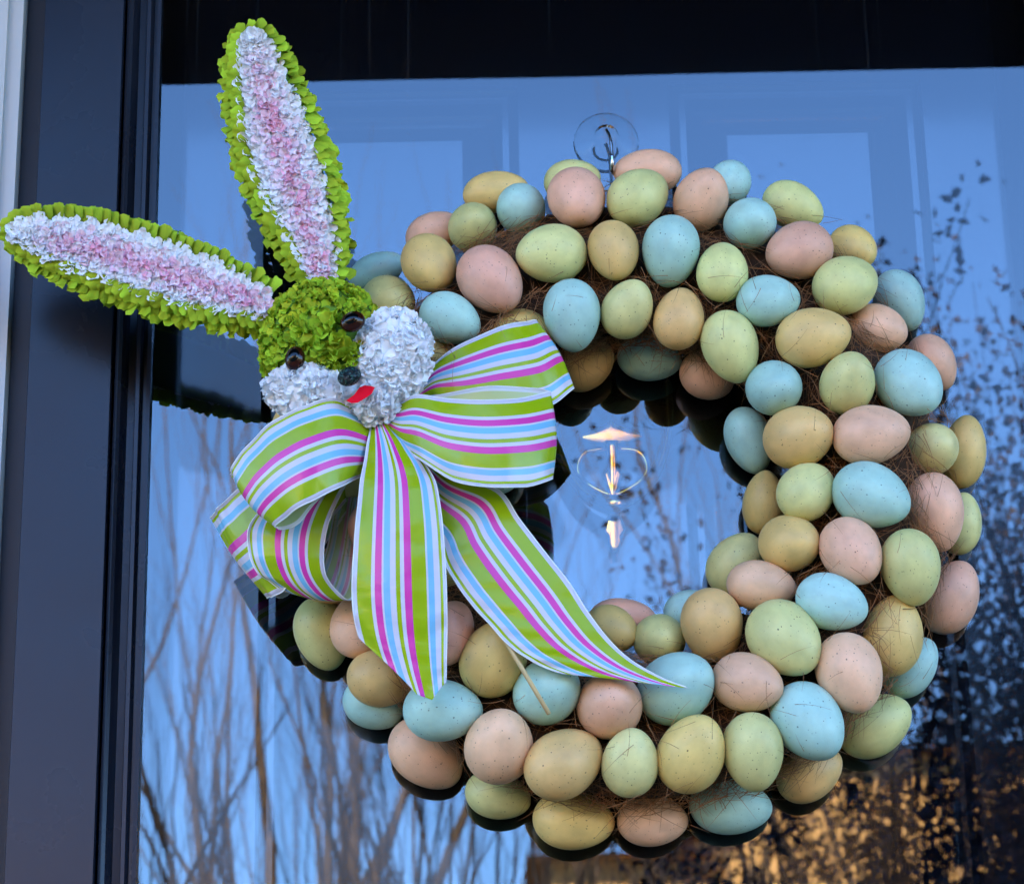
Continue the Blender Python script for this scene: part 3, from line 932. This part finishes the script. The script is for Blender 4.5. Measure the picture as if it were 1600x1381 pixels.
def make_ear(name, left, right, inl, inr, d0, d1, label, pinkspan, seed):
    """left/right: outer outline from base to tip in photo pixels; inl/inr: where the white lining ends"""
    rs = random.Random(seed)
    ns = 60
    Lc, Rc = catmull(left, ns), catmull(right, ns)
    Li, Ri = catmull(inl, ns), catmull(inr, ns)
    Li, Ri = Li * .72 + Lc * .28, Ri * .72 + Rc * .28
    dep = np.linspace(d0, d1, ns)
    th = 0.006
    pos3 = lambda c, i, dd=0.0: P(c[i][0], c[i][1], dep[i] + dd)
    b = MB()
    ring = []
    nr = 12
    for i in range(ns):
        a, c = pos3(Lc, i), pos3(Rc, i)
        m_ = (a + c) / 2; h = (c - a) / 2 * 0.74
        fade = min(1, (ns - 1 - i) / 6 + 0.15)
        for k in range(nr):
            t = 2 * math.pi * k / nr
            ring.append(m_ + h * math.cos(t) * min(1, fade + .3) + Vector((0, -1, 0)) * math.sin(t) * th * fade)
    fs = []
    for i in range(ns - 1):
        for k in range(nr):
            k2 = (k + 1) % nr
            fs.append((i * nr + k, i * nr + k2, (i + 1) * nr + k2, (i + 1) * nr + k))
    fs.append(tuple(range(nr))); fs.append(tuple(range((ns - 1) * nr, ns * nr))[::-1])
    b.add(ring, fs)
    ear = link(name, b.mesh(name), MT['head_core'], bunny)
    tag(ear, label)
    # rim: walk up one edge, round the tip and down the other
    path = [(Lc[i], Li[i], dep[i]) for i in range(ns)] + [(Rc[i], Ri[i], dep[i]) for i in range(ns - 1, -1, -1)]
    O3 = [P(o[0], o[1], dd) for o, _, dd in path]; I3 = [P(i_[0], i_[1], dd) for _, i_, dd in path]
    seg = [0.0]
    for i in range(1, len(O3)):
        seg.append(seg[-1] + ((O3[i] + I3[i]) / 2 - (O3[i - 1] + I3[i - 1]) / 2).length)
    tot = seg[-1]

    def at(s):
        i = int(np.searchsorted(seg, s)) - 1; i = max(0, min(len(O3) - 2, i))
        f = (s - seg[i]) / max(1e-6, seg[i + 1] - seg[i])
        return O3[i].lerp(O3[i + 1], f), I3[i].lerp(I3[i + 1], f), (((O3[i + 1] + I3[i + 1]) - (O3[i] + I3[i]))).normalized()
    joined = []
    out = Vector((0, -1, 0))
    for layer, (step, sz) in enumerate(((0.0078, 0.0136), (0.0082, 0.0128), (0.0100, 0.0150))):
        s = 0.002 + 0.003 * layer
        while s < tot:
            o_, i_, tg = at(s)
            w = (o_ - i_)
            wdir = w.normalized() if w.length > 1e-4 else tg.orthogonal()
            size = sz * rs.uniform(.88, 1.12)
            if layer == 0:        # front fans, growing outwards from the lining
                org = i_ - wdir * 0.001 + out * (th * 0.95 + rs.uniform(0, .0015))
                y = (wdir + tg * rs.uniform(-.28, .28) + out * 0.10); nz_ = out + wdir * 0.1 + tg * rs.uniform(-1.1, -.55)
            elif layer == 1:      # edge fans just behind them
                org = o_ - wdir * 0.008 + out * (th * 0.30)
                y = (wdir + tg * rs.uniform(-.3, .3) - out * 0.25); nz_ = out + wdir * 0.6 + tg * rs.uniform(-.3, .3)
            else:
                org = o_ - wdir * 0.008 - out * (th * 0.45)
                y = (wdir + tg * rs.uniform(-.3, .3) - out * 0.2); nz_ = wdir * 0.9 - out * .3
            y = y.normalized(); x = y.cross(nz_).normalized(); z = x.cross(y)
            if layer < 2:
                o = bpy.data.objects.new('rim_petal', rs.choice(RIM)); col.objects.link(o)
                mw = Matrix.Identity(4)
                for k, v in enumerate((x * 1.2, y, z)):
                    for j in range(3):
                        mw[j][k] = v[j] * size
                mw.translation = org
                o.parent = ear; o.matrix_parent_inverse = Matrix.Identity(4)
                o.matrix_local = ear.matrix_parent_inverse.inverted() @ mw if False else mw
            else:
                joined.append((org, y, z, size, rand_green(rs)))
            s += step * rs.uniform(.85, 1.15)
    petal_cloud('back_petals', joined, MT['green_petal'], ear)
    pad = MB(); pv, pf = [], []
    for i in range(ns):
        for f in (0, .25, .5, .75, 1):
            q = Li[i] * (1 - f) + Ri[i] * f
            pv.append(P(q[0], q[1], dep[i] + th * (0.75 + 0.5 * math.sin(math.pi * f))))
    for i in range(ns - 1):
        for k in range(4):
            pf.append((i * 5 + k, i * 5 + k + 1, i * 5 + 6 + k, i * 5 + 5 + k))
    pad.add(pv, pf)
    link('lining_pad', pad.mesh('lining_pad'), MT['white_core'], ear)
    wi, pk = [], []
    for i in range(ns):
        wdt = (P(Ri[i][0], Ri[i][1], dep[i]) - P(Li[i][0], Li[i][1], dep[i])).length
        nn_ = max(4, int(wdt / 0.0019))
        for k in range(nn_):
            f = (k + rs.uniform(.15, .85)) / nn_
            q = Li[i] * (1 - f) + Ri[i] * f
            hump = math.sin(math.pi * f)
            p = P(q[0] + rs.uniform(-3, 3), q[1] + rs.uniform(-3, 3), dep[i] + th * (0.80 + 0.50 * hump))
            tg = Vector((rs.uniform(-1, 1), 0, rs.uniform(-1, 1))).normalized()
            y = (out * rs.uniform(.15, .50) + tg).normalized()
            t = i / (ns - 1)
            pf = 0.0
            if pinkspan[0] < t < pinkspan[1]:
                pf = max(0, 1 - abs(f - .5) / 0.30) * min(1, (pinkspan[1] - t) / .14) * 0.80
            item = (p, y, out - tg * .4, 0.0076 * rs.uniform(.75, 1.2), rand_pink(rs, pf) if pf > 0 else rand_white(rs))
            (pk if pf > 0.25 else wi).append(item)
    petal_cloud('white_lining', wi, MT['white_petal'], ear)
    petal_cloud('pink_lining', pk, MT['white_petal'], ear)
    return ear


make_ear('ear', [(468, 438), (440, 395), (402, 330), (374, 268), (357, 190), (351, 110), (362, 58), (392, 42)],
         [(540, 436), (540, 385), (533, 310), (512, 225), (482, 150), (450, 85), (428, 52), (398, 42)],
         [(498, 436), (478, 405), (443, 345), (408, 270), (393, 195), (387, 120), (386, 75), (394, 62)],
         [(515, 436), (514, 390), (502, 310), (480, 225), (455, 160), (428, 105), (408, 70), (398, 62)],
         0.100, 0.116, 'upright ear with long pink centre', (-0.1, .80), 5)
make_ear('ear', [(418, 512), (345, 508), (265, 494), (180, 466), (100, 436), (40, 405), (14, 380), (9, 366)],
         [(422, 442), (350, 404), (268, 366), (185, 338), (110, 326), (55, 330), (20, 345), (9, 362)],
         [(420, 490), (355, 480), (285, 468), (210, 446), (140, 424), (80, 402), (38, 378), (26, 366)],
         [(424, 470), (355, 430), (280, 398), (205, 372), (135, 354), (80, 350), (42, 354), (26, 363)],
         0.100, 0.112, 'sideways ear with pink centre', (-0.1, .78), 9)

# ------------------------------------------------------------------ ribbon bow
kb0 = P(592, 652, 0.12)
bow = empty('ribbon_bow', kb0, 'striped lime, pink, blue and white satin ribbon bow under the bunny', 'bow')


def zc(p):                                     # zoom frame -> photo pixels
    return (300 + p[0] / 2.655, 480 + p[1] / 2.655)


def ribbon(name, rows, ns=90, nw=17, cut=None, belly=0.004, zoom=True, seed=0):
    """rows: (u0 edge, u1 edge, depth u0[, depth u1]); cut: row reached at u = 0, .33, .66, 1"""
    rsn = np.random.default_rng(seed)
    A, Bq = [], []
    for r in rows:
        a, c = (zc(r[0]), zc(r[1])) if zoom else (r[0], r[1])
        da = r[2]; db = r[3] if len(r) > 3 else r[2]
        A.append(P(*a, da)); Bq.append(P(*c, db))
    A = np.array(A); Bq = np.array(Bq)
    qa = np.vstack([2 * A[0] - A[1], A, 2 * A[-1] - A[-2]]); qb = np.vstack([2 * Bq[0] - Bq[1], Bq, 2 * Bq[-1] - Bq[-2]])
    nR = len(rows) - 1
    G = np.zeros((ns, nw, 3)); UV = np.zeros((ns, nw, 2))
    for j in range(nw):
        u = j / (nw - 1)
        end = nR if cut is None else float(np.interp(u, np.linspace(0, 1, len(cut)), cut))
        t = np.linspace(0, end, ns)
        G[:, j] = cm_at(qa, t) * (1 - u) + cm_at(qb, t) * u
        UV[:, j, 0] = u; UV[:, j, 1] = t / nR
    du = np.gradient(G, axis=1); dv = np.gradient(G, axis=0)
    Nn = np.cross(du, dv); Nn /= np.maximum(1e-9, np.linalg.norm(Nn, axis=2, keepdims=True))
    if Nn[ns // 5, nw // 2, 1] > 0: Nn = -Nn
    uu = np.linspace(0, 1, nw)
    # the wired ribbon bulges a little across its width and ripples along its edges
    ph = rsn.uniform(0, 6.28, 3)
    vv = np.linspace(0, 1, ns)
    bulge = belly * np.sin(np.pi * uu)[None, :] * np.ones((ns, 1))
    rip = 0.0011 * np.sin(vv * 34 + ph[0])[:, None] * (np.abs(2 * uu - 1) ** 3)[None, :] + 0.0006 * np.sin(vv * 61 + ph[1])[:, None] * (uu ** 2)[None, :]
    G = G + Nn * (bulge + rip)[..., None]
    th = 0.00022
    V = np.vstack([(G + Nn * th).reshape(-1, 3), (G - Nn * th).reshape(-1, 3)])
    uv = np.vstack([UV.reshape(-1, 2)] * 2)
    idx = np.arange(ns * nw).reshape(ns, nw); n1 = ns * nw
    q = np.stack([idx[:-1, :-1], idx[:-1, 1:], idx[1:, 1:], idx[1:, :-1]], -1).reshape(-1, 4)
    side = lambda e: np.stack([e[:-1], e[1:], e[1:] + n1, e[:-1] + n1], -1)
    # keep the windings outward so that both sides shade cleanly
    fn = np.cross(V[q[0, 1]] - V[q[0, 0]], V[q[0, 3]] - V[q[0, 0]])
    fl = np.dot(fn, Nn[0, 0]) < 0
    q1 = q[:, ::-1] if fl else q; q2 = (q if fl else q[:, ::-1]) + n1
    Fc = np.vstack([q1, q2, side(idx[:, 0]), side(idx[:, -1]), side(idx[0]), side(idx[-1])])
    mi = [0] * len(q1) + [1] * len(q2) + [1] * (len(Fc) - 2 * len(q1))
    me = np_mesh(name, V, Fc, None, mi, uv)
    me.materials.append(MT['rib']); me.materials.append(MT['rib_back'])
    o = link(name, me, None, bow)
    for e in (0, nw - 1):
        b = MB(); b.tube(G[::2, e], 0.00052, 6)
        link('wired_edge', b.mesh('wired_edge'), MT['wire'], o)
    return o


ribbon('loop', [((708, 700), (740, 458), .130), ((620, 742), (600, 382), .156), ((520, 790), (450, 415), .166), ((432, 838), (320, 488), .163), ((370, 884), (215, 590), .155),
                ((345, 912), (162, 676), .147), ((366, 918), (172, 690), .139), ((440, 900), (260, 640), .133), ((520, 800), (480, 560), .128), ((700, 650), (720, 480), .118)], seed=1)
ribbon('loop', [((775, 420), (800, 490), .130), ((850, 400), (880, 582), .140), ((930, 366), (960, 640), .151), ((1050, 377), (1090, 720), .160), ((1200, 388), (1250, 747), .164),
                ((1360, 377), (1400, 740), .158), ((1470, 354), (1482, 716), .142), ((1476, 347), (1486, 705), .133), ((1400, 334), (1410, 690), .127), ((1250, 330), (1250, 680), .123),
                ((1100, 348), (1050, 620), .120), ((860, 400), (850, 520), .115)], seed=2)
ribbon('loop', [((925, 352), (955, 385), .108), ((1000, 238), (1030, 400), .113), ((1100, 165), (1150, 430), .116), ((1250, 92), (1330, 430), .115), ((1360, 64), (1480, 408), .110),
                ((1413, 56), (1566, 350), .102), ((1425, 66), (1572, 338), .094), ((1350, 92), (1480, 360), .086), ((1150, 190), (1250, 400), .082), ((940, 360), (970, 400), .096)], seed=3)
ribbon('loop', [((700, 690), (600, 600), .105), ((640, 735), (400, 760), .112), ((590, 830), (285, 845), .117), ((555, 940), (235, 920), .119), ((545, 1040), (235, 1010), .118),
                ((560, 1120), (265, 1090), .113), ((610, 1188), (320, 1140), .106), ((662, 1207), (425, 1180), .098), ((692, 1150), (500, 1130), .088), ((702, 1000), (560, 1000), .082),
                ((712, 850), (600, 800), .082), ((716, 690), (640, 650), .092)], seed=4)
ribbon('loop', [((640, 800), (600, 600), .098), ((480, 1000), (330, 680), .107), ((400, 1150), (215, 735), .107), ((345, 1195), (120, 822), .100), ((318, 1202), (90, 858), .090),
                ((330, 1198), (100, 870), .080), ((420, 1170), (250, 830), .072), ((640, 850), (600, 650), .082)], seed=5)
ribbon('tail', [((581, 656), (601, 656), .132), ((572, 705), (646, 703), .143), ((563, 755), (677, 745), .149), ((556, 820), (689, 800), .152), ((551, 890), (695, 870), .150),
                ((551, 945), (698, 940), .146), ((561, 997), (698, 1000), .140), ((582, 1046), (697, 1048), .136), ((614, 1098), (697, 1100), .133)],
       zoom=False, cut=[6.0, 6.9, 7.75, 7.9, 7.35], seed=6)
ribbon('tail', [((640, 690), (600, 665), .118), ((705, 742), (650, 790), .122), ((778, 764), (685, 850), .127), ((812, 812), (697, 884), .129), ((858, 870), (722, 925), .130),
                ((892, 915), (760, 970), .130), ((920, 958), (796, 1008), .130), ((950, 998), (834, 1034), .129), ((990, 1034), (890, 1056), .128), ((1032, 1058), (950, 1068), .127),
                ((1077, 1075), (1010, 1075), .126)], zoom=False, cut=[10.0, 9.9, 9.4, 8.6, 7.8], belly=0.002, seed=7)
b = MB()
b.tube([P(560, 640, .108), P(578, 646, .126), P(600, 658, .128), P(622, 668, .112)], [0.006, 0.011, 0.011, 0.006], 14)
link('knot', b.mesh('knot'), MT['rib_back'], bow)


# ------------------------------------------------------------------ what the glass mirrors: trees, shrub, sunlit house
def grow(mb, leaves, p, dr, ln, rd, depth, rs, fork=2, spread=.45, upb=.25):
    k = 5
    pts, rads = [p.copy()], [rd]
    d = dr.normalized()
    for i in range(k):
        d = (d + Vector((rs.gauss(0, .09), rs.gauss(0, .09), upb * .18 + rs.gauss(0, .05)))).normalized()
        p = p + d * ln / k
        pts.append(p.copy()); rads.append(rd * (1 - 0.42 * (i + 1) / k))
    mb.tube(pts, rads, 6 if depth > 1 else 4, cap=False)
    if leaves is not None and depth <= 1:
        leaves.extend((q, d) for q in pts[1:])
    if depth == 0: return
    nf = fork + (1 if rs.random() < .35 else 0)
    for i in range(nf):
        side = d.orthogonal().normalized(); side.rotate(Matrix.Rotation(rs.uniform(0, 6.28), 3, d))
        nd = (d + side * rs.uniform(.5, 1.1) * spread + Vector((0, 0, upb * .5))).normalized()
        st = pts[-1] if i == 0 else pts[rs.choice((2, 3, 4))]
        grow(mb, leaves, st.copy(), nd, ln * rs.uniform(.62, .9), rads[-1] * (.95 if i == 0 else .65), depth - 1, rs, fork, spread, upb)


def bare_tree(px, Y, h, stems, rd, label, seed, mtl='bark', spread=.4):
    rs = random.Random(seed)
    base = Vector((P(px, 1000, -Y).x, -Y, -0.70))
    root = empty('bare_tree', base, label, 'tree', 'bare trees across the yard')
    tr_, cr_ = MB(), MB()
    for i in range(stems):
        a = 6.28 * i / stems + rs.uniform(-.4, .4)
        p = base + Vector((math.cos(a), math.sin(a), 0)) * 0.08
        d = Vector((math.cos(a) * .22, math.sin(a) * .22, 1)).normalized()
        top = p + d * h * .34
        tr_.tube([p, p.lerp(top, .5) + Vector((rs.gauss(0, .03), 0, 0)), top], [rd, rd * .85, rd * .72], 8)
        grow(cr_, None, top, d, h * .24, rd * .72, 5, rs, 2, spread, .35)
    link('trunk', tr_.mesh('trunk'), MT[mtl], root)
    link('crown', cr_.mesh('crown'), MT[mtl], root)
    return root


TREES = [(250, 7.5, 4.6, 4, 'dark', 'slender bare tree with dark stems close to the door side of the yard'),
         (300, 10.0, 7.0, 4, 'bark', 'tall tan barked bare tree behind the slender dark one'),
         (400, 8.5, 4.8, 4, 'dark', 'bushy bare tree with crossing dark stems'),
         (520, 10.0, 5.0, 5, 'dark', 'five stemmed bare tree in the middle of the yard'),
         (430, 13.0, 7.8, 4, 'bark', 'tallest tan barked bare tree next to the crossing dark stems'),
         (700, 9.0, 4.3, 4, 'dark', 'low bare tree with dark forked twigs'),
         (820, 11.0, 5.2, 4, 'bark', 'thin bare tree between the forked one and the plum shrubs'),
         (930, 9.5, 4.6, 4, 'dark', 'dark bare tree next to the lower plum shrub'),
         (1050, 12.0, 5.9, 4, 'dark', 'dark bare tree rising behind the lower plum shrub'),
         (1330, 13.0, 7.2, 3, 'bark', 'lone tan bare tree behind the middle plum shrub')]
for k, (px, Y, h, st_, bk, lab) in enumerate(TREES):
    bare_tree(px, Y, h, st_, 0.0060 * Y + 0.003, lab, 50 + k, 'darkbark' if bk == 'dark' else 'bark', .36)


def leafy(px, Y, h, stems, label, seed, nleaf, lsize):
    rs = random.Random(seed)
    base = Vector((P(px, 1000, -Y).x, -Y, -0.70))
    root = empty('leafy_shrub', base, label, 'shrub', 'dark shrubs in front of the porch')
    st, lv = MB(), []
    for i in range(stems):
        a = 6.28 * i / stems + rs.uniform(-.3, .3)
        d = Vector((math.cos(a) * .16, math.sin(a) * .16, 1)).normalized()
        grow(st, lv, base + Vector((math.cos(a) * .12, math.sin(a) * .12, 0)), d, h * .34, 0.030, 4, rs, 2, .34, .6)
    link('stems', st.mesh('stems'), MT['darkbark'], root)
    V, Fc = [], []
    for _ in range(nleaf):
        q, d = rs.choice(lv)
        o = q + Vector((rs.gauss(0, .05), rs.gauss(0, .05), rs.gauss(0, .06)))
        y = Vector((rs.gauss(0, 1), rs.gauss(0, 1), rs.gauss(.4, 1))).normalized()
        x = y.orthogonal().normalized(); x.rotate(Matrix.Rotation(rs.uniform(0, 6.28), 3, y)); z = x.cross(y)
        s = lsize * rs.uniform(.6, 1.3)
        n0 = len(V)
        for u, v, w in ((0, 0, 0), (.32, .45, .1), (0, .5, -.05), (-.32, .45, .1), (0, 1, -.1)):
            V.append(tuple(o + (x * u + y * v + z * w) * s))
        Fc += [(n0, n0 + 1, n0 + 2), (n0, n0 + 2, n0 + 3), (n0 + 1, n0 + 4, n0 + 2), (n0 + 3, n0 + 2, n0 + 4)]
    me = bpy.data.meshes.new('leaves'); me.from_pydata(V, [], Fc)
    o = link('crown', me, MT['leaf'], root); o['kind'] = 'stuff'


leafy(1640, 4.8, 4.2, 14, 'tallest dark plum leaved shrub with upright twigs near the porch', 31, 26000, 0.030)
leafy(1440, 5.8, 3.1, 9, 'middle dark plum leaved shrub between the tallest and the rounded one', 33, 11000, 0.030)
leafy(1235, 6.6, 3.6, 9, 'rounded dark plum leaved shrub beside the slim one', 32, 14000, 0.030)
leafy(1090, 7.2, 3.3, 8, 'slim dark plum leaved shrub between the rounded one and the bare trees', 36, 10000, 0.030)
leafy(1850, 5.2, 3.5, 10, 'outermost dark plum leaved shrub beside the tallest one', 34, 15000, 0.030)

# the houses across the street, in full low sun
YH = 30.0


def house(name_label, blocks, roofs, windows):
    x0 = blocks[0][0]
    root = empty('house', (x0 + 3, -YH - 4, -0.7), name_label, 'house')
    for (xa, xb, yf, zt_) in blocks:
        b = MB(); b.box(xa, xb, -YH - 8, -YH + yf, -0.7, zt_)
        link('wall', b.mesh('wall'), MT['tanwall'], root, smooth=False)
    for (xa, xb, yf, zb, zt_) in roofs:
        b = MB(); y1 = -YH + yf + .5
        b.add([(xa - .3, y1, zb), (xb + .3, y1, zb), (xb + .3, y1 - 9.4, zb), (xa - .3, y1 - 9.4, zb), (xa, y1 - 4.7, zt_), (xb, y1 - 4.7, zt_)],
              [(0, 1, 5, 4), (1, 2, 5), (2, 3, 4, 5), (3, 0, 4), (3, 2, 1, 0)])
        link('roof', b.mesh('roof'), MT['tanroof'], root, smooth=False)
    for (x, yf, z0, z1) in windows:
        b = MB(); b.box(x, x + 1.1, -YH + yf, -YH + yf + 0.05, z0, z1)
        w_ = link('window', b.mesh('window'), MT['dkglass'], root, smooth=False)
        b = MB()
        for xa in (x - .08, x + 1.1):
            b.box(xa, xa + .08, -YH + yf, -YH + yf + .09, z0 - .08, z1 + .08)
        for za in (z0 - .08, z1):
            b.box(x, x + 1.1, -YH + yf, -YH + yf + .085, za, za + .08)
        link('window_frame', b.mesh('window_frame'), MT['white_trim'], w_, smooth=False)


def hx(px): return P(px, 1350, -YH).x
def hz(py): return P(1000, py, -YH).z


house('low tan brick house across the street with a shallow roof', [(-19, hx(415), 0, hz(1352) - 1.3)], [(-19, hx(415), 0, hz(1352) - 1.3, hz(1352) + .6)],
      [(x, 0, .4, 2.0) for x in (-17, -14, -11, -8, -5.6)])
xa, xb = hx(860), hx(1130)
house('two storey tan brick house across the street behind the plum shrubs', [(xa, xb, 0, hz(1345)), (xb, 19, .6, hz(1205))],
      [(xa, xb - .4, 0, hz(1345), hz(1345) + .5), (xb, 19, .6, hz(1205), hz(1205) + 1.0)],
      [(xb + k * 3.0 + 1.2, .6, z0, z0 + 1.6) for k in range(5) for z0 in (.4, 3.4)])
